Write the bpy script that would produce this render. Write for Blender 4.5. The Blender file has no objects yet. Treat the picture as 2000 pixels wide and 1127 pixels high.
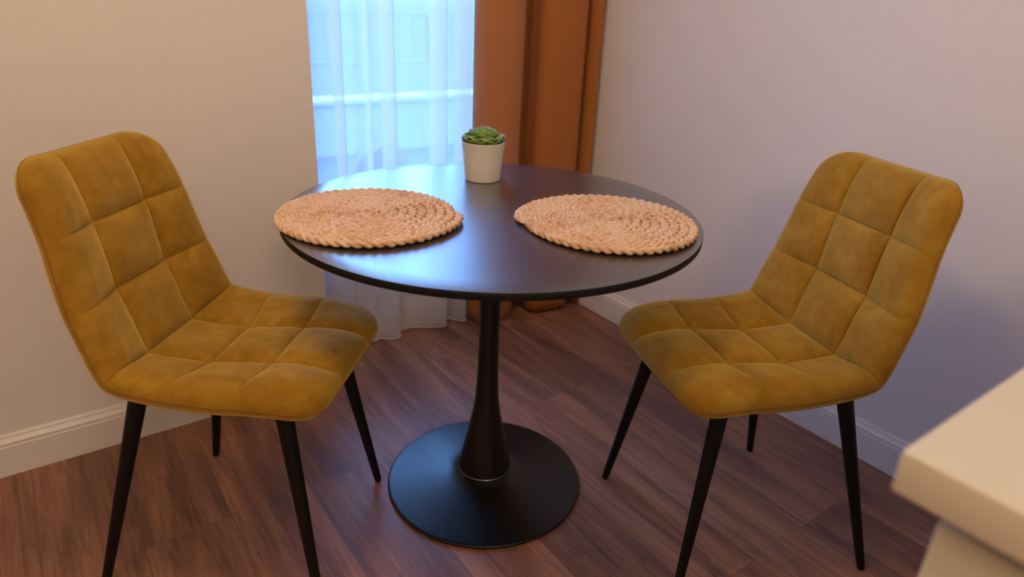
import bpy, bmesh, math, random
from math import sin, cos, pi, sqrt, exp, hypot, radians
from mathutils import Vector, Matrix, noise
random.seed(7)
S = bpy.context.scene
C = S.collection

# ------------------------------------------------------------------ camera
cd = bpy.data.cameras.new('camera')
cam = bpy.data.objects.new('camera', cd); C.objects.link(cam)
fw = Vector((0.55247611, 0.74224889, -0.37925813)); rt = Vector((0.81161206, -0.58269166, 0.04190821)); up = Vector((0.18988423, 0.33096376, 0.92434137))
m = Matrix((rt, up, -fw)).transposed().to_4x4(); m.translation = (0, 0, 1.1996)
cam.matrix_world = m
cd.sensor_width = 36; cd.lens = 36 * 1321.7 / 2000
cd.shift_x = (1000 - 994.8) / 2000; cd.shift_y = (533.4 - 563.5) / 2000
cd.clip_start = 0.02; cd.clip_end = 100
cd.dof.use_dof = True; cd.dof.focus_distance = 1.40; cd.dof.aperture_fstop = 2.6
S.camera = cam

# ------------------------------------------------------------------ world, lamp, fill light, exposure
W = bpy.data.worlds.new('daylight'); S.world = W; W.use_nodes = True
wt = W.node_tree; bg = wt.nodes['Background']
_tc = wt.nodes.new('ShaderNodeTexCoord'); _sx = wt.nodes.new('ShaderNodeSeparateXYZ'); wt.links.new(_tc.outputs['Generated'], _sx.inputs[0])
_mr = wt.nodes.new('ShaderNodeMapRange'); _mr.inputs['From Min'].default_value = -.02; _mr.inputs['From Max'].default_value = .28
_mr.inputs['To Min'].default_value = 1.8; _mr.inputs['To Max'].default_value = 22.0      # hazy town below the horizon, bright sky above
wt.links.new(_sx.outputs[2], _mr.inputs[0]); wt.links.new(_mr.outputs[0], bg.inputs[1])
bg.inputs[0].default_value = (0.17, 0.42, 1.0, 1)
S.view_settings.view_transform = 'Standard'; S.view_settings.look = 'None'
S.view_settings.exposure = 0.0; S.view_settings.gamma = 1.0
try: S.view_settings.use_curve_mapping = False
except Exception: pass
S.cycles.use_denoising = True
S.cycles.max_bounces = 10; S.cycles.transparent_max_bounces = 16

def area(name, loc, size, power, col, target, size_y=None):
    l = bpy.data.lights.new(name, 'AREA'); l.energy = power; l.color = col
    l.shape = 'RECTANGLE' if size_y else 'DISK'; l.size = size
    if size_y: l.size_y = size_y
    o = bpy.data.objects.new(name, l); C.objects.link(o); o.location = loc
    o.rotation_euler = (Vector(target) - Vector(loc)).to_track_quat('-Z', 'Y').to_euler()
    return o
def globe(name, loc, rad, power, col):
    l = bpy.data.lights.new(name, 'POINT'); l.energy = power; l.color = col; l.shadow_soft_size = rad
    o = bpy.data.objects.new(name, l); C.objects.link(o); o.location = loc; return o
globe('pendant_lamp_light', (.10, .90, 2.34), .12, 26, (1.0, .76, .53))
globe('room_fill_light', (-.3, -1.3, 2.1), .25, 52, (1.0, .76, .53))  # unseen warm fill, added behind the camera to lift the room

# ------------------------------------------------------------------ helpers
def obj(name, bm, mat, parent=None, smooth=True, sub=0, loc=None):
    me = bpy.data.meshes.new(name); bm.normal_update(); bm.to_mesh(me); bm.free()
    if mat: me.materials.append(mat)
    if smooth: me.polygons.foreach_set('use_smooth', [True] * len(me.polygons))
    o = bpy.data.objects.new(name, me); C.objects.link(o)
    if parent: o.parent = parent
    if loc: o.location = loc
    if sub: md = o.modifiers.new('sub', 'SUBSURF'); md.levels = sub; md.render_levels = sub
    return o
def tag(o, label, cat, group=None):
    o['label'] = label; o['category'] = cat
    if group: o['group'] = group
    return o
def empty(name, loc, rz=0):
    o = bpy.data.objects.new(name, None); C.objects.link(o); o.location = loc; o.rotation_euler = (0, 0, rz)
    o.empty_display_size = .1
    return o
def box(bm, x0, x1, y0, y1, z0, z1, bev=0, seg=3):
    t = bmesh.new()
    bmesh.ops.create_cube(t, size=1)
    for v in t.verts:
        v.co = Vector(((x0 + x1) / 2 + v.co.x * (x1 - x0), (y0 + y1) / 2 + v.co.y * (y1 - y0), (z0 + z1) / 2 + v.co.z * (z1 - z0)))
    if bev: bmesh.ops.bevel(t, geom=t.edges[:], offset=bev, segments=seg, profile=.5, affect='EDGES')
    me = bpy.data.meshes.new('t'); t.to_mesh(me); t.free(); bm.from_mesh(me); bpy.data.meshes.remove(me)
def BX(*a, **k):
    bm = bmesh.new(); box(bm, *a, **k); return bm
def struct(name, bm, mat, smooth=False):
    o = obj(name, bm, mat, smooth=smooth); o['kind'] = 'structure'; return o
def lathe(bm, prof, n=96, c=(0, 0, 0)):
    rings = []
    for r, z in prof:
        if r < 1e-6: rings.append([bm.verts.new((c[0], c[1], c[2] + z))])
        else: rings.append([bm.verts.new((c[0] + r * cos(2 * pi * i / n), c[1] + r * sin(2 * pi * i / n), c[2] + z)) for i in range(n)])
    for a, b in zip(rings, rings[1:]):
        for i in range(n):
            j = (i + 1) % n
            if len(a) == 1 and len(b) == 1: continue
            if len(a) == 1: bm.faces.new((a[0], b[j], b[i]))
            elif len(b) == 1: bm.faces.new((a[i], a[j], b[0]))
            else: bm.faces.new((a[i], a[j], b[j], b[i]))
def catmull(P, per=12):
    out = []
    n = len(P)
    for i in range(n - 1):
        p0 = P[max(i - 1, 0)]; p1 = P[i]; p2 = P[i + 1]; p3 = P[min(i + 2, n - 1)]
        for k in range(per):
            t = k / per
            out.append(tuple(.5 * ((2 * b) + (-a + c) * t + (2 * a - 5 * b + 4 * c - d) * t * t + (-a + 3 * b - 3 * c + d) * t ** 3) for a, b, c, d in zip(p0, p1, p2, p3)))
    out.append(tuple(P[-1])); return out
def tube(bm, pts, rad, n=10, closed=False, flat=1.0, upv=Vector((0, 0, 1)), caps=True):
    pts = [Vector(p) for p in pts]; N = len(pts); rings = []
    for i, p in enumerate(pts):
        a = pts[(i - 1) % N] if (closed or i > 0) else p; b = pts[(i + 1) % N] if (closed or i < N - 1) else p
        t = (b - a).normalized(); s = t.cross(upv)
        if s.length < 1e-4: s = t.cross(Vector((1, 0, 0)))
        s.normalize(); w = s.cross(t)
        r = rad[i] if isinstance(rad, (list, tuple)) else rad
        rings.append([bm.verts.new(p + s * (r * cos(2 * pi * k / n)) + w * (r * flat * sin(2 * pi * k / n))) for k in range(n)])
    for i in range(N if closed else N - 1):
        a = rings[i]; b = rings[(i + 1) % N]
        for k in range(n):
            j = (k + 1) % n; bm.faces.new((a[k], a[j], b[j], b[k]))
    if caps and not closed:
        bm.faces.new(rings[0][::-1]); bm.faces.new(rings[-1])

# ------------------------------------------------------------------ materials
class MT:
    def __init__(s, name):
        s.m = bpy.data.materials.new(name); s.m.use_nodes = True; s.t = s.m.node_tree; s.N = s.t.nodes; s.p = s.N['Principled BSDF']
        s.out = s.N['Material Output']
    def n(s, ty, **k):
        o = s.N.new(ty)
        for a, b in k.items():
            if a.startswith('i_'):
                key = a[2:]; key = int(key) if key.isdigit() else key.replace('_', ' ')
                o.inputs[key].default_value = b
            else: setattr(o, a, b)
        return o
    def l(s, a, b): s.t.links.new(a, b)
    def set(s, **k):
        for a, b in k.items(): s.p.inputs[a.replace('_', ' ')].default_value = b
        return s
    def ramp(s, src, stops, interp='LINEAR'):
        r = s.n('ShaderNodeValToRGB'); r.color_ramp.interpolation = interp; e = r.color_ramp.elements
        while len(e) < len(stops): e.new(.5)
        for x, (pos, col) in zip(e, stops): x.position = pos; x.color = (*col, 1) if len(col) == 3 else col
        s.l(src, r.inputs[0]); return r.outputs[0]
    def noise(s, scale, detail=4, rough=.5, vec=None, dist=0):
        q = s.n('ShaderNodeTexNoise'); q.inputs['Scale'].default_value = scale; q.inputs['Detail'].default_value = detail
        q.inputs['Roughness'].default_value = rough; q.inputs['Distortion'].default_value = dist
        if vec: s.l(vec, q.inputs['Vector'])
        return q.outputs['Fac']
    def coord(s, scale=(1, 1, 1), which='Object', loc=(0, 0, 0)):
        c = s.n('ShaderNodeTexCoord'); mp = s.n('ShaderNodeMapping'); mp.inputs['Scale'].default_value = scale; mp.inputs['Location'].default_value = loc
        s.l(c.outputs[which], mp.inputs[0]); return mp.outputs[0]
    def mix(s, fac, a, b, mode='MIX'):
        q = s.n('ShaderNodeMix', data_type='RGBA', blend_type=mode)
        for inp, v in ((q.inputs[0], fac), (q.inputs[6], a), (q.inputs[7], b)):
            if hasattr(v, 'is_linked') or hasattr(v, 'links'): s.l(v, inp)
            else: inp.default_value = v if not isinstance(v, tuple) else ((*v, 1) if len(v) == 3 else v)
        return q.outputs[2]
    def math(s, op, a, b=0.0, c=None):
        q = s.n('ShaderNodeMath', operation=op)
        for i, v in enumerate((a, b) if c is None else (a, b, c)):
            if hasattr(v, 'links'): s.l(v, q.inputs[i])
            else: q.inputs[i].default_value = v
        return q.outputs[0]
    def bump(s, h, strength=.3, dist=.01):
        b = s.n('ShaderNodeBump'); b.inputs['Strength'].default_value = strength; b.inputs['Distance'].default_value = dist
        s.l(h, b.inputs['Height']); s.l(b.outputs[0], s.p.inputs['Normal']); return b
def srgb(r, g, b): return tuple(((c / 255 + .055) / 1.055) ** 2.4 if c > 10 else c / 255 / 12.92 for c in (r, g, b))

def plaster(name, col):
    a = MT(name).set(Roughness=.85)
    v = a.coord((60, 60, 9)); n1 = a.noise(1.5, 5, .6, v)
    n2 = a.noise(3, 2, .5, a.coord())
    a.l(a.mix(n2, tuple(c * .96 for c in col), tuple(min(1, c * 1.03) for c in col)), a.p.inputs['Base Color'])
    a.bump(n1, .12, .003); return a.m
M_wall = plaster('wall_paint', srgb(225, 219, 214))
M_ceil = plaster('ceiling_paint', srgb(225, 222, 216))
a = MT('baseboard_paint').set(Roughness=.42)
a.l(a.mix(a.noise(30, 3, .5, a.coord()), srgb(222, 216, 210), srgb(228, 223, 217)), a.p.inputs['Base Color']); M_base = a.m

def wood_floor():
    a = MT('oak_plank_floor').set(Roughness=.4)
    c = a.n('ShaderNodeTexCoord'); sp = a.n('ShaderNodeSeparateXYZ'); a.l(c.outputs['Object'], sp.inputs[0])
    cb = a.n('ShaderNodeCombineXYZ'); a.l(a.math('ADD', sp.outputs[1], 5.83), cb.inputs[0]); a.l(a.math('ADD', sp.outputs[0], 5.79 - .0585), cb.inputs[1])
    def brick(c1, c2, mo):
        b = a.n('ShaderNodeTexBrick'); b.offset = .38; b.offset_frequency = 2; b.squash = 1
        b.inputs['Color1'].default_value = c1; b.inputs['Color2'].default_value = c2; b.inputs['Mortar'].default_value = mo
        b.inputs['Scale'].default_value = 1; b.inputs['Mortar Size'].default_value = .0011; b.inputs['Mortar Smooth'].default_value = .3
        b.inputs['Brick Width'].default_value = 1.29; b.inputs['Row Height'].default_value = .193; b.inputs['Bias'].default_value = 0
        a.l(cb.outputs[0], b.inputs[0]); return b
    b = brick((0, 0, 0, 1), (1, 1, 1, 1), (.5, .5, .5, 1)); rnd = b.outputs[0]; joint = b.outputs['Fac']
    rr = a.math('MULTIPLY', rnd, 37.0)
    v = a.n('ShaderNodeCombineXYZ'); a.l(sp.outputs[0], v.inputs[0]); a.l(sp.outputs[1], v.inputs[1]); a.l(rr, v.inputs[2])
    def sv(sx, sy):
        m_ = a.n('ShaderNodeMapping'); m_.inputs['Scale'].default_value = (sx, sy, 1); a.l(v.outputs[0], m_.inputs[0]); return m_.outputs[0]
    big = a.noise(1, 3, .55, sv(9, 1.0), .6)          # broad cathedral figure
    mid = a.noise(1, 6, .62, sv(34, 2.0), .45)
    fine = a.noise(1, 5, .7, sv(190, 5), .15)
    fibre = a.noise(1, 3, .6, sv(520, 12), 0)
    colA = a.ramp(big, [(.25, srgb(86, 58, 50)), (.42, srgb(118, 82, 66)), (.56, srgb(142, 99, 76)), (.75, srgb(158, 116, 94))])
    dark = a.ramp(mid, [(.30, (1, 1, 1)), (.46, (0, 0, 0))])
    c1 = a.mix(a.math('MULTIPLY', dark, .62), colA, srgb(74, 52, 50))
    vn = a.noise(1, 4, .55, sv(15, 1.1), .9); vein = a.ramp(vn, [(.475, (0, 0, 0)), (.497, (1, 1, 1)), (.503, (1, 1, 1)), (.53, (0, 0, 0))])
    c1 = a.mix(a.math('MULTIPLY', a.math('MULTIPLY', vein, big), .6), c1, srgb(56, 40, 42))
    g = a.ramp(fine, [(.3, (.55, .54, .55)), (.7, (1.2, 1.2, 1.2))])
    c2 = a.mix(.75, c1, g, 'MULTIPLY')
    g2 = a.ramp(fibre, [(.3, (.8, .8, .8)), (.65, (1.08, 1.08, 1.08))])
    c2 = a.mix(.6, c2, g2, 'MULTIPLY')
    # knots
    vo = a.n('ShaderNodeTexVoronoi'); vo.inputs['Scale'].default_value = 1.0; vo.inputs['Randomness'].default_value = 1
    nz = a.noise(1, 3, .5, sv(14, 6)); mvec = a.n('ShaderNodeVectorMath', operation='ADD'); cbn = a.n('ShaderNodeCombineXYZ')
    a.l(a.math('MULTIPLY', nz, .5), cbn.inputs[0]); a.l(a.math('MULTIPLY', nz, .5), cbn.inputs[1])
    a.l(sv(5.3, 1.9), mvec.inputs[0]); a.l(cbn.outputs[0], mvec.inputs[1]); a.l(mvec.outputs[0], vo.inputs['Vector'])
    kn = a.ramp(vo.outputs['Distance'], [(.0, (1, 1, 1)), (.05, (.75, .75, .75)), (.16, (0, 0, 0))])
    c3 = a.mix(a.math('MULTIPLY', kn, .55), c2, srgb(62, 40, 36))
    # plank to plank tone
    tone = a.ramp(rnd, [(0, (.78, .76, .78)), (.5, (.98, .97, .97)), (1, (1.2, 1.16, 1.1))])
    c4 = a.mix(1.0, c3, tone, 'MULTIPLY')
    c5 = a.mix(a.math('MULTIPLY', joint, .5), c4, srgb(38, 26, 24))
    a.l(a.mix(1.0, c5, (1.50, 1.52, 1.46, 1), 'MULTIPLY'), a.p.inputs['Base Color'])
    a.l(a.math('MULTIPLY_ADD', fine, .2, .33), a.p.inputs['Roughness'])
    h = a.math('SUBTRACT', a.math('MULTIPLY', fine, .4), joint)
    a.bump(h, .25, .002); a.set(Specular_IOR_Level=.45)
    return a.m
M_floor = wood_floor()

def velvet():
    a = MT('mustard_velvet').set(Roughness=.78)
    v = a.coord(); n = a.noise(9, 4, .6, v, .8); n2 = a.noise(38, 3, .6, v, .5); n3 = a.noise(900, 2, .5, v)
    k = a.math('MULTIPLY_ADD', n2, .35, a.math('MULTIPLY', n, .65))
    col = a.ramp(k, [(.34, srgb(136, 95, 16)), (.5, srgb(154, 112, 28)), (.64, srgb(168, 128, 44))])
    a.l(col, a.p.inputs['Base Color'])
    a.set(Sheen_Weight=.8, Sheen_Roughness=.5, Specular_IOR_Level=.15); a.p.inputs['Sheen Tint'].default_value = (*srgb(236, 205, 110), 1)
    a.bump(a.math('ADD', a.math('MULTIPLY', n3, .5), a.math('MULTIPLY', n2, .8)), .12, .002)
    return a.m
M_velvet = velvet()
a = MT('velvet_piping').set(Roughness=.8); a.l(a.mix(a.noise(60, 2, .5, a.coord()), srgb(120, 78, 10), srgb(150, 100, 16)), a.p.inputs['Base Color']); M_pipe = a.m

def black(name, rough, col=(.012, .012, .013), bump=.0, rs=.0, spec=.5):
    a = MT(name).set(Roughness=rough, Specular_IOR_Level=spec)
    n = a.noise(220, 4, .6, a.coord())
    a.l(a.mix(n, tuple(c * .85 for c in col), tuple(c * 1.2 for c in col)), a.p.inputs['Base Color'])
    if rs: a.l(a.math('MULTIPLY_ADD', a.noise(14, 3, .5, a.coord()), rs, rough - rs / 2), a.p.inputs['Roughness'])
    if bump: a.bump(n, bump, .001)
    return a.m
M_leg = black('black_leg_metal', .5, (.004, .004, .0045), spec=.25)
M_top = black('black_tabletop', .35, (.014, .013, .013), 0, 0, 1.0)
M_top.node_tree.nodes['Principled BSDF'].inputs['Coat IOR'].default_value = 2.1
M_top.node_tree.nodes['Principled BSDF'].inputs['Coat Weight'].default_value = 1.0
M_top.node_tree.nodes['Principled BSDF'].inputs['Coat Roughness'].default_value = .30
M_edge = black('black_edge_band', .5, (.006, .006, .006), .02, 0, .25)
M_ped = black('black_pedestal_metal', .32, (.005, .005, .0055), 0, .03, .45)
a = MT('collar_metal').set(Roughness=.25, Metallic=1.0); a.l(a.mix(a.noise(50, 2, .5, a.coord()), (.16, .16, .17), (.24, .24, .25)), a.p.inputs['Base Color']); M_collar = a.m

def straw():
    a = MT('braided_water_hyacinth').set(Roughness=.6, Specular_IOR_Level=.3)
    v = a.coord(); n = a.noise(55, 3, .6, v); n2 = a.noise(7, 2, .5, v); n3 = a.noise(420, 4, .6, v)
    k = a.math('MULTIPLY_ADD', n, .6, a.math('MULTIPLY', n2, .4))
    col = a.ramp(k, [(.32, srgb(176, 128, 90)), (.43, srgb(208, 166, 126)), (.54, srgb(226, 190, 154)), (.66, srgb(222, 198, 178))])
    g = a.ramp(n3, [(.3, (.70, .66, .62)), (.6, (1.08, 1.08, 1.08))])
    a.l(a.mix(.7, col, g, 'MULTIPLY'), a.p.inputs['Base Color']); a.bump(n3, .35, .001)
    return a.m
M_straw = straw()
a = MT('white_ceramic').set(Roughness=.38); a.l(a.mix(a.noise(20, 2, .5, a.coord()), srgb(214, 208, 196), srgb(220, 214, 203)), a.p.inputs['Base Color']); M_pot = a.m
def leafmat():
    a = MT('succulent_leaf').set(Roughness=.5, Subsurface_Weight=.12)
    at = a.n('ShaderNodeAttribute', attribute_name='tip'); n = a.noise(90, 3, .5, a.coord())
    k = a.math('ADD', at.outputs['Fac'], a.math('MULTIPLY', a.math('SUBTRACT', n, .5), .35))
    a.l(a.ramp(k, [(0.0, srgb(140, 182, 60)), (.4, srgb(116, 158, 60)), (.8, srgb(76, 122, 46)), (1.0, srgb(168, 182, 130))]), a.p.inputs['Base Color'])
    return a.m
M_leaf = leafmat()
a = MT('potting_soil').set(Roughness=.9); a.l(a.mix(a.noise(200, 3, .6, a.coord()), (.02, .014, .01), (.07, .05, .035)), a.p.inputs['Base Color']); M_soil = a.m
def orange():
    a = MT('orange_curtain_fabric').set(Roughness=.9, Sheen_Weight=.15)
    v = a.coord((900, 900, 900)); n = a.noise(1, 3, .6, v); n2 = a.noise(160, 3, .6, a.coord((1, 1, 1.8)))
    k = a.math('MULTIPLY_ADD', n, .4, a.math('MULTIPLY', n2, .6))
    col = a.ramp(k, [(.3, srgb(176, 104, 46)), (.7, srgb(212, 138, 72))])
    a.l(col, a.p.inputs['Base Color']); a.bump(n2, .2, .002)
    tr = a.n('ShaderNodeBsdfTranslucent'); a.l(a.mix(.4, col, (.88, .64, .42)), tr.inputs[0]); mx = a.n('ShaderNodeMixShader'); mx.inputs[0].default_value = .35
    a.l(a.p.outputs[0], mx.inputs[1]); a.l(tr.outputs[0], mx.inputs[2]); a.l(mx.outputs[0], a.out.inputs[0]); return a.m
M_orange = orange()
def sheer(name, tf, cover):
    a = MT(name)
    w = a.n('ShaderNodeTexWave', wave_type='BANDS', bands_direction='Z'); w.inputs['Scale'].default_value = 55; w.inputs['Distortion'].default_value = 1.5
    w.inputs['Detail'].default_value = 2; a.l(a.coord(), w.inputs[0])
    n = a.noise(1, 3, .6, a.coord((40, 40, 300)))
    fac = a.math('ADD', cover - .05, a.math('ADD', a.math('MULTIPLY', w.outputs['Fac'], .03), a.math('MULTIPLY', n, .07)))
    d = a.n('ShaderNodeBsdfDiffuse'); d.inputs[0].default_value = (.86, .85, .87, 1)
    tr = a.n('ShaderNodeBsdfTranslucent'); tr.inputs[0].default_value = (.9, .9, .92, 1)
    m1 = a.n('ShaderNodeMixShader'); m1.inputs[0].default_value = tf; a.l(d.outputs[0], m1.inputs[1]); a.l(tr.outputs[0], m1.inputs[2])
    tp = a.n('ShaderNodeBsdfTransparent'); m2 = a.n('ShaderNodeMixShader'); a.l(fac, m2.inputs[0]); a.l(tp.outputs[0], m2.inputs[1]); a.l(m1.outputs[0], m2.inputs[2])
    a.l(m2.outputs[0], a.out.inputs[0]); return a.m
M_sheer = sheer('white_voile', .5, .52); M_hem = sheer('voile_hem', .4, .85)
a = MT('window_glass'); tp = a.n('ShaderNodeBsdfTransparent'); gl = a.n('ShaderNodeBsdfGlossy'); gl.inputs['Roughness'].default_value = .02
fr = a.n('ShaderNodeFresnel'); fr.inputs[0].default_value = 1.45; mx = a.n('ShaderNodeMixShader'); a.l(fr.outputs[0], mx.inputs[0]); a.l(tp.outputs[0], mx.inputs[1]); a.l(gl.outputs[0], mx.inputs[2]); a.l(mx.outputs[0], a.out.inputs[0]); M_glass = a.m
def plain(name, c1, c2, rough=.6, sc=12):
    a = MT(name).set(Roughness=rough); a.l(a.mix(a.noise(sc, 4, .6, a.coord()), c1, c2), a.p.inputs['Base Color']); return a.m
M_frame = plain('window_frame_white', srgb(205, 205, 208), srgb(214, 214, 216), .4)
M_counter = plain('cream_countertop', srgb(206, 197, 176), srgb(212, 203, 183), .4, 6)
M_cab = plain('cabinet_paint', srgb(205, 198, 176), srgb(212, 205, 184), .5, 6)
M_conc = plain('terrace_concrete', srgb(104, 110, 116), srgb(124, 130, 134), .8, 6)
M_tile = plain('terrace_floor_tile', srgb(46, 52, 74), srgb(58, 64, 86), .7, 5)
M_cop = plain('white_coping', srgb(122, 126, 128), srgb(138, 141, 143), .6, 5)
M_rail = plain('railing_metal', srgb(90, 95, 105), srgb(105, 110, 118), .5)
M_out = plain('outdoor_chair_fabric', srgb(70, 50, 66), srgb(86, 62, 78), .8, 30)

# ------------------------------------------------------------------ room shell
XR, YL, YW, XE = 1.822, 1.889, 2.100, 0.693
XL, YB, H = -2.3, -2.9, 2.62
ZW0, ZW1, XW0, XW1 = 0.32, 2.38, 0.725, 1.505     # window opening
struct('floor', BX(XL, XR, YB, YW + .0, -.06, 0), M_floor)
struct('ceiling', BX(XL - .1, XR + .1, YB - .1, YW + .12, H, H + .08), M_ceil)
struct('wall_left', BX(XL, XE, YL, YW + .12, -.06, H), M_wall)
struct('wall_right', BX(XR, XR + .12, YB, YW + .12, -.06, H), M_wall)
struct('wall_front', BX(XL, XR, YB - .12, YB, -.06, H), M_wall)
struct('wall_side', BX(XL - .12, XL, YB - .12, YW + .12, -.06, H), M_wall)
bm = bmesh.new()
box(bm, XE, XR, YW, YW + .12, -.06, ZW0); box(bm, XE, XR, YW, YW + .12, ZW1, H)
box(bm, XE, XW0, YW, YW + .12, ZW0, ZW1); box(bm, XW1, XR, YW, YW + .12, ZW0, ZW1)
struct('wall_back', bm, M_wall)
# baseboards: stepped profile swept along a wall
def baseboard(name, A, B, nrm):
    prof = [(0, 0), (.016, 0), (.016, .083), (.0145, .086), (.0125, .0865), (.0125, .089), (.0150, .0905), (.0150, .0945), (.010, .100), (.0075, .104), (.0065, .110), (.004, .113), (0, .1135)]
    bm = bmesh.new(); ra = [bm.verts.new((A[0] + nrm[0] * d, A[1] + nrm[1] * d, z + .0005)) for d, z in prof]; rb = [bm.verts.new((B[0] + nrm[0] * d, B[1] + nrm[1] * d, z + .0005)) for d, z in prof]
    n = len(prof)
    for i in range(n): bm.faces.new((ra[i], ra[(i + 1) % n], rb[(i + 1) % n], rb[i]))
    bm.faces.new(ra[::-1]); bm.faces.new(rb); bmesh.ops.recalc_face_normals(bm, faces=bm.faces[:])
    return struct(name, bm, M_base)
baseboard('baseboard_left', (XL, YL), (XE, YL), (0, -1))
baseboard('baseboard_right', (XR, -.9), (XR, YW), (-1, 0))
baseboard('baseboard_back', (XE, YW), (XR - .016, YW), (0, -1))
# window: frame with one tall pane
win = bmesh.new()
y0, y1 = YW + .035, YW + .095
f = .045
for (x0, x1, z0, z1) in [(XW0, XW0 + f, ZW0, ZW1), (XW1 - f, XW1, ZW0, ZW1), (XW0 + f, XW1 - f, ZW0, ZW0 + .07), (XW0 + f, XW1 - f, ZW1 - .06, ZW1)]:
    box(win, x0, x1, y0, y1, z0, z1, .004, 2)
wf = struct('window_1', win, M_frame)
g = bmesh.new(); box(g, XW0 + f - .01, XW1 - f + .01, y0 + .026, y0 + .032, ZW0 + .06, ZW1 - .05)
obj('pane', g, M_glass, wf, smooth=False)
struct('trim_1', BX(XW0 - .02, XW1 + .02, YW - .004, YW + .035, ZW0 - .022, ZW0, .003, 2), M_frame)

# ------------------------------------------------------------------ curtains
def drape(plan, z0, z1, wob=.006, flare=0, hemdip=None, nz=60, thick=.0):
    bm = bmesh.new(); cols = []
    xm_ = sum(p[0] for p in plan) / len(plan)
    for i, (x, y) in enumerate(plan):
        col = []
        for k in range(nz + 1):
            t = k / nz; z = z0 + (z1 - z0) * t
            dx = wob * noise.noise(Vector((x * 4, 3.1, z * 1.3))); dy = wob * noise.noise(Vector((x * 6, 9.4, z * 1.1)))
            fl = flare * (1 - t) ** 2
            col.append(bm.verts.new((x + dx + (x - xm_) * fl, y + dy, z + (hemdip(x, y) * (1 - t) ** 8 if hemdip else 0))))
        cols.append(col)
    for a_, b_ in zip(cols, cols[1:]):
        for k in range(nz): bm.faces.new((a_[k], b_[k], b_[k + 1], a_[k + 1]))
    return bm, cols
# sheer: folds as a drifting sine, from the wall corner to behind the orange curtain
plan = []
x = XE + .012
knots = [(.705, 2.062), (.735, 2.040), (.775, 2.030), (.815, 2.034), (.842, 2.030), (.848, 2.046), (.822, 2.060), (.850, 2.074), (.885, 2.062), (.915, 2.034), (.940, 2.040), (.928, 2.058), (.955, 2.030), (.985, 2.010), (1.012, 2.012), (1.018, 2.034), (.980, 2.058), (1.020, 2.076), (1.065, 2.068), (1.105, 2.050), (1.145, 2.026), (1.180, 2.010), (1.204, 2.012), (1.208, 2.034), (1.162, 2.056), (1.205, 2.076), (1.240, 2.060), (1.266, 2.020), (1.288, 2.004), (1.298, 2.016), (1.284, 2.046), (1.262, 2.064), (1.300, 2.078), (1.330, 2.060), (1.345, 2.070), (1.375, 2.082), (1.41, 2.082), (1.445, 2.080)]
plan = catmull(knots, 10)
bm, cols = drape(plan, .014, 2.50, .010)
sc_ = obj('sheer_curtain', bm, M_sheer)
tag(sc_, 'white translucent sheer curtain hanging in front of the bright window, hem just above the floor', 'curtain')
bm = bmesh.new()
hp = []
for i, (x, y) in enumerate(plan):
    hp.append((x + .010 * noise.noise(Vector((x * 4, 3.1, .014 * 1.3))), y + .010 * noise.noise(Vector((x * 6, 9.4, .014 * 1.1))), .015))
tube(bm, hp, .0022, 6)
obj('hem', bm, M_hem, sc_)['label'] = 'denser rolled white hem'
# orange curtain
op = [(1.318, 2.030), (1.320, 2.005), (1.332, 1.975), (1.360, 1.953), (1.400, 1.944), (1.440, 1.948), (1.476, 1.965), (1.490, 1.990), (1.476, 2.030), (1.474, 2.046), (1.495, 2.062), (1.535, 2.066), (1.558, 2.050), (1.562, 2.010), (1.556, 1.965), (1.580, 1.935), (1.640, 1.920), (1.700, 1.914), (1.728, 1.924), (1.732, 1.955), (1.716, 2.010), (1.722, 2.060), (1.752, 2.060), (1.764, 2.000), (1.766, 1.945), (1.785, 1.915), (1.800, 1.920), (1.806, 1.960)]
oplan = catmull(op, 10)
bm, cols = drape(oplan, .018, 2.50, .004, 0, lambda x, y: .004 * sin(x * 150))
oc = obj('orange_curtain', bm, M_orange)
md = oc.modifiers.new('thick', 'SOLIDIFY'); md.thickness = .002; md.offset = 0
tag(oc, 'heavy orange fabric curtain in deep pleats, hanging in the corner beside the window', 'curtain')
# curtain track under the ceiling
bm = bmesh.new(); box(bm, XE + .005, XR - .005, 1.90, 2.085, 2.505, 2.53, .004, 2)
tag(obj('curtain_rail', bm, M_frame, smooth=False), 'white double curtain track under the ceiling above the window', 'curtain rail')
bm = bmesh.new(); box(bm, XE + .01, XR - .01, 1.93, 2.06, 2.53, H + .0, 0)
o = struct('trim_2', bm, M_ceil)

# ------------------------------------------------------------------ terrace seen through the sheer
YT = 5.29
struct('terrace_floor', BX(-1.5, 6.5, YW + .12, YT + .2, -.16, -.08), M_tile)
t = empty('terrace_railing', (2.6, YT, -.08)); tag(t, 'low pale parapet with thin vertical bar railing outside the window', 'railing')
bm = bmesh.new(); box(bm, -4, 4, 0, .18, 0, .41); obj('parapet', bm, M_conc, t, smooth=False)
bm = bmesh.new(); box(bm, -4, 4, -.03, .21, .41, .45, .005, 2); obj('coping', bm, M_cop, t, smooth=False)
bm = bmesh.new(); box(bm, -4, 4, .07, .11, 1.08, 1.12); obj('top_rail', bm, M_rail, t, smooth=False)
bm = bmesh.new(); box(bm, -4, 4, .075, .105, .70, .73); obj('bottom_rail', bm, M_rail, t, smooth=False)
bars0 = None
for i in range(30):
    x = -1.9 + i * .128
    if bars0 is None:
        bm = bmesh.new(); box(bm, -.008, .008, .082, .098, .72, 1.09); b_ = obj('bar', bm, M_rail, t, smooth=False); bars0 = b_
    else:
        b_ = bars0.copy(); C.objects.link(b_); b_.parent = t
    b_.location.x = x
for x in (-1.96, -.76, .44, 1.64):
    bm = bmesh.new(); box(bm, x - .02, x + .02, .07, .11, .45, 1.08); obj('post', bm, M_rail, t, smooth=False)
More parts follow.
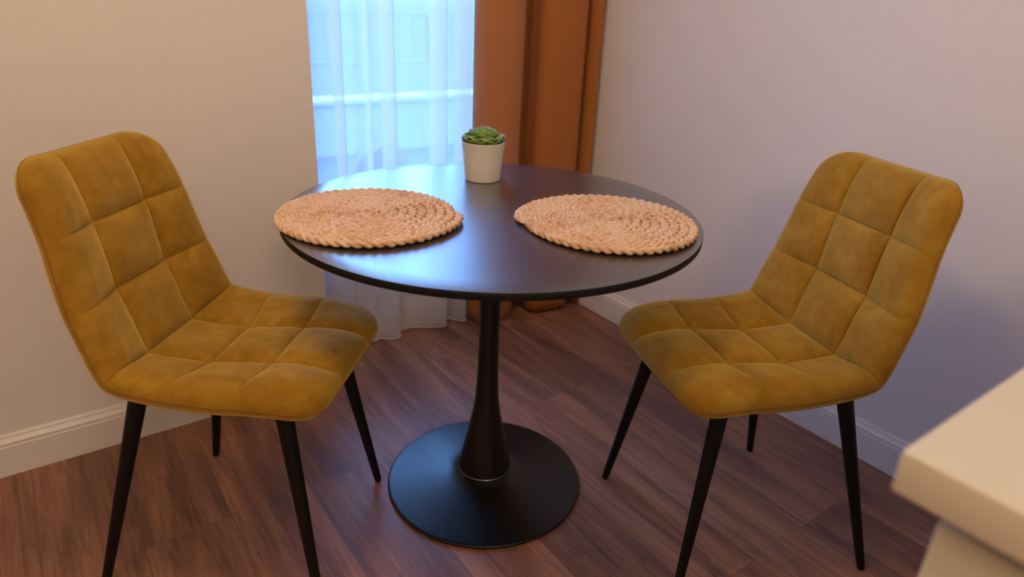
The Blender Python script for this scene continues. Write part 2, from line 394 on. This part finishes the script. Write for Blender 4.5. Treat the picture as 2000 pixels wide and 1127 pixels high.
def terrace_chair(loc, rz):
    t = empty('terrace_chair', loc, rz)
    bm = bmesh.new(); arch = [(-.18, .30), (-.18, .42)] + [(-.18 * cos(pi * k / 16), .44 + .18 * sin(pi * k / 16)) for k in range(17)] + [(.18, .42), (.18, .30)]
    fr = [bm.verts.new((x, -.02 - (z - .3) * .12, z)) for x, z in arch]; bk = [bm.verts.new((x, .02 - (z - .3) * .12, z)) for x, z in arch]
    bm.faces.new(fr); bm.faces.new(bk[::-1]); n = len(arch)
    for k in range(n): bm.faces.new((fr[k], bk[k], bk[(k + 1) % n], fr[(k + 1) % n]))
    bmesh.ops.recalc_face_normals(bm, faces=bm.faces[:]); bmesh.ops.bevel(bm, geom=[e for e in bm.edges if e.calc_face_angle(0) > 1], offset=.008, segments=3, affect='EDGES')
    obj('backrest', bm, M_out, t)
    bm = bmesh.new(); box(bm, -.2, .2, -.38, .02, .30, .335, .015, 3); obj('seat', bm, M_out, t)
    for sx, sy in ((1, 0), (1, -.34), (-1, 0), (-1, -.34)):
        bm = bmesh.new(); tube(bm, [(.16 * sx, sy - .01, .30), (.19 * sx, sy * 1.1, 0)], [.014, .010], 10); obj('leg', bm, M_rail, t)
    return t
tag(terrace_chair((1.18, 2.75, -.08), radians(52)), 'narrow rounded chair back on the terrace, left one seen through the sheer', 'outdoor chair')
c_ = terrace_chair((1.64, 3.41, -.08), radians(10)); c_.scale = (.8, .8, .8)
tag(c_, 'wider rounded chair back on the terrace, right one seen through the sheer', 'outdoor chair')

# ------------------------------------------------------------------ pedestal table
TX, TY, ZT, RT, RB = 0.8435, 1.2045, .75, .4618, .254
t = empty('pedestal_table', (TX, TY, 0)); tag(t, 'round black table on a flared pedestal with a disc foot', 'table')
bm = bmesh.new(); lathe(bm, [(RT - .02, ZT - .016), (RT - .004, ZT - .016), (RT - .001, ZT - .0152), (RT, ZT - .0135), (RT, ZT - .0015), (RT - .0006, ZT - .0004)], 256)
obj('edge_band', bm, M_edge, t)
bm = bmesh.new(); lathe(bm, [(0, ZT - .0158), (RT - .019, ZT - .0158)], 128); lathe(bm, [(RT - .0006, ZT - .0004), (RT - .0016, ZT), (RT - .05, ZT), (RT * .5, ZT), (0, ZT)], 256)
o = obj('tabletop', bm, M_top, t); 
colprof = catmull([(.069, .050), (.0685, .054), (.0625, .085), (.054, .122), (.0415, .184), (.0325, .232), (.0280, .280), (.0255, .35), (.0248, .44), (.0262, .52), (.030, .62), (.036, .70), (.041, .728)], 8)
bm = bmesh.new(); lathe(bm, [(0, .050)] + colprof + [(0, .728)], 96); obj('column', bm, M_ped, t)
bm = bmesh.new(); lathe(bm, [(0, .726), (.10, .726), (.11, .729), (.11, .7335), (0, .7335)], 64); obj('mounting_plate', bm, M_ped, t)
bm = bmesh.new(); lathe(bm, [(.064, .044), (.0703, .0445), (.0708, .047), (.0703, .0505), (.064, .051)], 96); obj('collar', bm, M_collar, t)['label'] = 'thin shiny metal ring at the column foot'
bp = [(0, 0.0), (RB - .002, 0.0), (RB, .002), (RB, .0065), (RB - .0015, .0085), (RB - .004, .0092)]
bp += catmull([(RB - .004, .0092), (.20, .0150), (.15, .0215), (.12, .0262), (.098, .0310), (.083, .0368), (.074, .0425), (.068, .0465)], 6)[1:] + [(0, .047)]
bm = bmesh.new(); lathe(bm, bp, 192); obj('foot_disc', bm, M_ped, t)

# ------------------------------------------------------------------ braided placemats
def placemat(loc, rz, seed):
    random.seed(seed)
    pitch = .0198; R0 = .196
    t = empty('braided_placemat', loc, rz)
    turns = R0 / pitch - .35
    # spiral centreline, resampled by arc length
    pts = []; th = 0.9; s = 0
    ds = .0022
    while th < turns * 2 * pi:
        r = pitch * th / (2 * pi) + .002
        wob = 1 + .006 * sin(3 * th + seed) + .004 * sin(5.3 * th)
        pts.append((r * wob, th, s)); th += ds / max(r, .006); s += ds
    bm = bmesh.new()
    A, B, lam = .0061, .0032, .060
    n = len(pts)
    for ph in range(3):
        path = []; rad = []
        for i, (r, th, s) in enumerate(pts):
            q = 2 * pi * (s / lam + ph / 3)
            j = noise.noise(Vector((s * 30, ph * 7.7, seed))) * .0010
            end = min(1, (n - 1 - i) / 25)
            tuck = max(0, 1 - (n - 1 - i) / 22)
            rr = r - .009 * tuck * tuck + A * sin(q) * (1 - .7 * tuck) + j; z = .0092 + B * sin(2 * q) * end + .0006 * noise.noise(Vector((s * 9, 2, ph)))
            path.append((rr * cos(th), rr * sin(th), z)); rad.append((.0053 + .0012 * noise.noise(Vector((s * 45, ph * 3.3, 5.0)))) * (.4 + .6 * end))
        tube(bm, path, rad, 10, flat=.84)
    b = obj('braid', bm, M_straw, t)
    return t
tag(placemat((.5745, 1.2790, ZT + .0006), radians(140), 3), 'round braided straw placemat on the left, slightly overhanging the table edge', 'placemat', 'braided placemats on the table')
tag(placemat((.9945, .9900, ZT + .0006), radians(-42), 11), 'round braided straw placemat on the right side of the black table', 'placemat', 'braided placemats on the table')

# ------------------------------------------------------------------ succulent in a pot
PX, PY = .972, 1.444
t = empty('potted_succulent', (PX, PY, ZT)); tag(t, 'small green succulent in a plain white tapered pot near the far table edge', 'potted plant')
bm = bmesh.new(); lathe(bm, [(0, .0004), (.0435, .0004), (.0455, .0012), (.0464, .0035), (.0512, .055), (.0560, .0985), (.0566, .1000), (.0560, .1012), (.0545, .1012), (.0535, .0995), (.0510, .080), (0, .080)], 96); obj('pot', bm, M_pot, t)
bm = bmesh.new(); lathe(bm, [(0, .088), (.03, .0875), (.0505, .086), (.0512, .0815)], 48); obj('soil', bm, M_soil, t)
random.seed(5)
bm = bmesh.new(); ly = bm.verts.layers.float.new('tip')
def leaf(az, elev, L, Wd, base, cup, curl):
    NU, NV = 9, 14; grid = []
    for j in range(NV + 1):
        v = j / NV
        w = Wd * (sin(pi * min(1, v * .62 + .12)) ** .8) * (1 if v < .72 else sqrt(max(0, 1 - ((v - .72) / .28) ** 2.2)))
        row = []
        for i in range(NU + 1):
            u = i / NU * 2 - 1
            x = u * w * .5; e = elev + curl * v
            y = L * v; z = cup * (u * u) * w + .0035 * sin(pi * v) * (-(1 - u * u))
            # along leaf bends by curl
            yy = L * (sin(elev + curl * v) - sin(elev)) / curl if abs(curl) > 1e-3 else 0
            rad_ = L * ((sin(elev + curl * v) - sin(elev)) / curl); hh = -L * ((cos(elev + curl * v) - cos(elev)) / curl)
            nx, nz = -sin(e), cos(e)
            rr = base[0] + rad_ + nx * z; hz = base[1] + hh + nz * z
            X = rr * cos(az) - x * sin(az); Y = rr * sin(az) + x * cos(az)
            vt = bm.verts.new((X, Y, hz)); vt[ly] = 1.0 if (abs(u) > .85 and v > .15) or v > .96 else min(.8, max(0, .05 + .25 * v + (.40 if elev < .6 else .05)))
            row.append(vt)
        grid.append(row)
    for j in range(NV):
        for i in range(NU): bm.faces.new((grid[j][i], grid[j][i + 1], grid[j + 1][i + 1], grid[j + 1][i]))
az = 0
specs = []
for k in range(30):
    q = k / 29                      # 0 centre -> 1 outside
    specs.append((2.39996 * k, q))
specs += [(2 * pi * k / 9 + .2, 1.35) for k in range(9)] + [(2 * pi * k / 9 + .55, 1.7) for k in range(9)]
for az, q in specs:
    elev = max(.10, 1.40 - 1.02 * q ** .9) + random.uniform(-.06, .06)
    L = .031 + .006 * min(q, 1) + random.uniform(-.002, .002); Wd = .017 + .027 * q ** .7
    leaf(az + random.uniform(-.1, .1), elev, L, Wd, (.002 + .0125 * q, .105 - .005 * q), .20 + .08 * random.random(), .35 + .25 * random.random())
ro = obj('leaf_rosette', bm, M_leaf, t)
md = ro.modifiers.new('thick', 'SOLIDIFY'); md.thickness = .0016; md.offset = 0
bm = bmesh.new(); tube(bm, [(0, 0, .084), (0, 0, .104)], [.006, .005], 12); obj('stem', bm, M_leaf, t)

# ------------------------------------------------------------------ chairs
PROF = [(.282, .436), (.270, .462), (.2455, .484), (.205, .495), (.155, .4995), (.1024, .498), (.04, .489), (-.03, .484), (-.09, .4835), (-.135, .487), (-.1615, .498), (-.178, .530), (-.190, .570), (-.209, .635), (-.222, .705), (-.232, .769), (-.250, .835), (-.275, .901), (-.284, .921), (-.296, .940)]
fine = catmull(PROF, 24)
cum = [0]
for a_, b_ in zip(fine, fine[1:]): cum.append(cum[-1] + hypot(b_[0] - a_[0], b_[1] - a_[1]))
LEN = cum[-1]
SA, SB = .050, LEN - .0404       # where the upholstery starts and ends along the profile
def lerp_table(s, K, V):
    if s <= K[0]: return V[0]
    for i in range(len(K) - 1):
        if s <= K[i + 1]:
            t_ = (s - K[i]) / (K[i + 1] - K[i]); return V[i] + (V[i + 1] - V[i]) * t_
    return V[-1]
def at(s):
    s = max(0, min(LEN, s)); import bisect
    i = min(max(bisect.bisect_right(cum, s) - 1, 0), len(fine) - 2); t_ = (s - cum[i]) / (cum[i + 1] - cum[i])
    a_, b_ = fine[i], fine[i + 1]
    return a_[0] + (b_[0] - a_[0]) * t_, a_[1] + (b_[1] - a_[1]) * t_
def nrm(s, e=.012):
    a_ = at(max(0, s - e)); b_ = at(min(LEN, s + e)); dy, dz = b_[0] - a_[0], b_[1] - a_[1]; l_ = hypot(dy, dz)
    return (dz / l_, -dy / l_)      # points to the sitter: forward for the back, up for the seat
s_of = lambda k: cum[k * 24]
S_F, S_2, S_1, S_C, S_R2, S_R1, S_T = s_of(2), s_of(5), s_of(7), s_of(10), s_of(13), s_of(15), s_of(17)
SEAMS = [S_2, S_1, S_C, S_R2, S_R1]
XS = .0801
TH = .0514
KN = [0, S_2, S_C, S_R2, LEN]
def smooth_table(s, V): return sum(lerp_table(s + o_, KN, V) for o_ in (-.04, -.02, 0, .02, .04)) / 5
def halfw(s): return smooth_table(s, [.2019, .229, .2288, .2202, .1789])
def wing(s): return smooth_table(s, [.0011, .0126, .0359, .0322, .0274])      # the sides curl up and forward
RC0, RC1 = .0776, .0666
def axis(L, stops, step, re=.032):
    xs = {0.0, L}
    n = 10
    for i in range(n + 1):
        d = re * (1 - cos(pi / 2 * i / n)); xs.add(round(d, 6)); xs.add(round(L - d, 6))
    for p in stops:
        for d in (0, .0012, .003, .006): xs.add(round(p + d, 6)); xs.add(round(p - d, 6))
    base = sorted(xs); out = [base[0]]
    for q in base[1:]:
        gap = q - out[-1]
        if gap < .0006 and q not in stops and q != L: continue
        k = max(1, int(math.ceil(gap / step)))
        o0 = out[-1]
        for j in range(1, k + 1): out.append(o0 + gap * j / k)
    return out
def shell_mesh():
    WM = .229
    us = [q - WM for q in axis(2 * WM, [round(WM - XS, 6), round(WM + XS, 6)], .0065)]
    vs = [SA + q for q in axis(SB - SA, [round(q - SA, 6) for q in SEAMS], .0065)]
    RE = .030
    def Ff(d, k): t_ = 1 - min(1, d / k); return .72 * sqrt(max(0, 1 - t_ ** 2.4)) + .28 * (1 - exp(-d / .03))
    front = []; rear = []
    for s in vs:
        hw = halfw(s); e0, e1 = s - SA, SB - s
        rc, e = (RC0, e0) if e0 < e1 else (RC1, e1)
        w = hw if e >= rc else hw - rc + sqrt(max(0, rc * rc - (rc - e) ** 2))
        y, z = at(s); ny, nz = nrm(s)
        ny2, nz2 = nrm(s, .05)
        fr, re_ = [], []
        ds_ = min(abs(s - q) for q in SEAMS)
        near = min(SEAMS, key=lambda q: abs(s - q))
        for X in us:
            ax = abs(X); k0 = .12
            x = ax if ax <= k0 else k0 + (ax - k0) * (w - k0) / (WM - k0)
            if e < rc and x > hw - rc: d = rc - hypot(rc - e, x - (hw - rc))
            else: d = min(w - x, e)
            d = max(0, d)
            q = min(1, d / RE); hf = TH / 2 * sqrt(max(0, 1 - (1 - q) ** 2))
            fade = 1 if ax < .10 else max(.30, 1 - (ax - .10) / .10 * .7)
            if near == S_C: fade = max(fade, .85)
            fh = 1 - (1 - Ff(ds_, .042)) * fade
            fv0 = 1.0
            if e0 < .05: fv0 = .35 + .65 * e0 / .05
            if e1 < .04: fv0 = .6 + .4 * e1 / .04
            fv = 1 - (1 - Ff(abs(ax - XS), .040)) * fv0
            amp = .0205
            edge = min(1, d / .055) ** .7
            bl = amp * fh * fv * edge
            if near == S_C: bl -= .003 * exp(-ds_ / .008) * edge
            sx = 1 if X >= 0 else -1
            bl += .0012 * edge * noise.noise(Vector((sx * x * 14, s * 14, 2.0))) + .0005 * edge * noise.noise(Vector((sx * x * 45, s * 45, 7.0)))
            lf = wing(s) * (max(0, x - .06) / .15) ** 1.6
            h = hf + bl - TH / 2 + lf
            fr.append((sx * x, y + ny * h, z + nz * h))
            hr = TH / 2 * sqrt(max(0, 1 - (1 - min(1, d / .038)) ** 2)) + .004 * min(1, d / .08)
            g_ = -TH / 2 - hr
            # rear surface uses a smoother normal so that the outer bend is round
            re_.append((sx * x, y - ny * (TH / 2 - lf) - ny2 * hr, z - nz * (TH / 2 - lf) - nz2 * hr))
        front.append(fr); rear.append(re_)
    ic = min(range(len(vs)), key=lambda i: abs(vs[i] - S_C))
    out = []
    nu = len(us)
    for lo, hi in ((0, ic), (ic, len(vs) - 1)):
        bm = bmesh.new(); F = {}; R = {}
        for i in range(lo, hi + 1):
            for j in range(nu):
                F[i, j] = bm.verts.new(front[i][j])
                bd = j in (0, nu - 1) or i in (0, len(vs) - 1)
                R[i, j] = F[i, j] if bd else bm.verts.new(rear[i][j])
        for i in range(lo, hi):
            for j in range(nu - 1):
                bm.faces.new((F[i, j], F[i, j + 1], F[i + 1, j + 1], F[i + 1, j]))
                q = [R[i, j], R[i + 1, j], R[i + 1, j + 1], R[i, j + 1]]
                try: bm.faces.new(q)
                except ValueError: pass
        out.append(bm)
    loop = [front[i][0] for i in range(len(vs))] + [front[-1][j] for j in range(1, nu)] + [front[i][-1] for i in range(len(vs) - 2, -1, -1)] + [front[0][j] for j in range(nu - 2, 0, -1)]
    return out, loop
def make_chair(loc, rz):
    t = empty('upholstered_dining_chair', loc, rz)
    (bs, bb), loop = shell_mesh()
    obj('seat', bs, M_velvet, t); obj('backrest', bb, M_velvet, t)
    # seam around the rim
    L2 = []
    for p in loop:
        if not L2 or (Vector(p) - Vector(L2[-1])).length > .004: L2.append(p)
    bm = bmesh.new(); tube(bm, L2, .0013, 6, closed=True, upv=Vector((0.2, .6, .77))); obj('piping', bm, M_pipe, t)
    for sx in (1, -1):
        for top, foot in (((.150, .153), (.2007, .2163)), ((.151, -.1527), (.2259, -.2492))):
            bm = bmesh.new()
            P = Vector((sx * top[0], top[1], .42)); Q = Vector((sx * foot[0], foot[1], .0))
            d = (P - Q); T_ = P + d * (.035 / .42)
            tube(bm, [Q, Q + d * .008, Q + d * .03, P, T_], [.0078, .0088, .0093, .0172, .0174], 24, upv=Vector((0, 1, 0)))
            bmesh.ops.translate(bm, verts=bm.verts[:], vec=(0, 0, .0008)); obj('leg', bm, M_leg, t)
    return t
ch = make_chair((.3078, 1.3471, 0), radians(-132.8))
tag(ch, 'mustard velvet tufted chair on black legs, left of the table', 'chair', 'mustard velvet chairs at the table')
c2 = ch.copy(); C.objects.link(c2); c2.location = (1.2518, .7649, 0); c2.rotation_euler = (0, 0, radians(69.2))
c2['label'] = 'mustard velvet tufted chair on black legs, right of the table next to the pale counter'
for k in list(ch.children):
    d = k.copy(); C.objects.link(d); d.parent = c2

# ------------------------------------------------------------------ counter in the near right corner
CX, CY = .490, .160
bm = bmesh.new(); box(bm, CX, XR - .002, -.62, CY, .862, .900, .003, 3)
tag(obj('countertop', bm, M_counter), 'cream countertop corner blurred in the near right foreground', 'countertop')
t = empty('base_cabinet', (CX + .02, -.6, 0)); tag(t, 'pale painted cabinet carrying the cream countertop', 'cabinet')
bm = bmesh.new(); box(bm, 0.018, XR - .004 - CX - .02, 0, .6 + CY - .030, .08, .861, .002, 2); obj('body', bm, M_cab, t)
bm = bmesh.new(); box(bm, .04, XR - .004 - CX - .02, .03, .6 + CY - .06, 0.0005, .08); obj('plinth', bm, M_cab, t, smooth=False)
bm = bmesh.new(); box(bm, -.001, .017, .003, .6 + CY - .031, .085, .845, .002, 2); obj('end_panel', bm, M_cab, t)
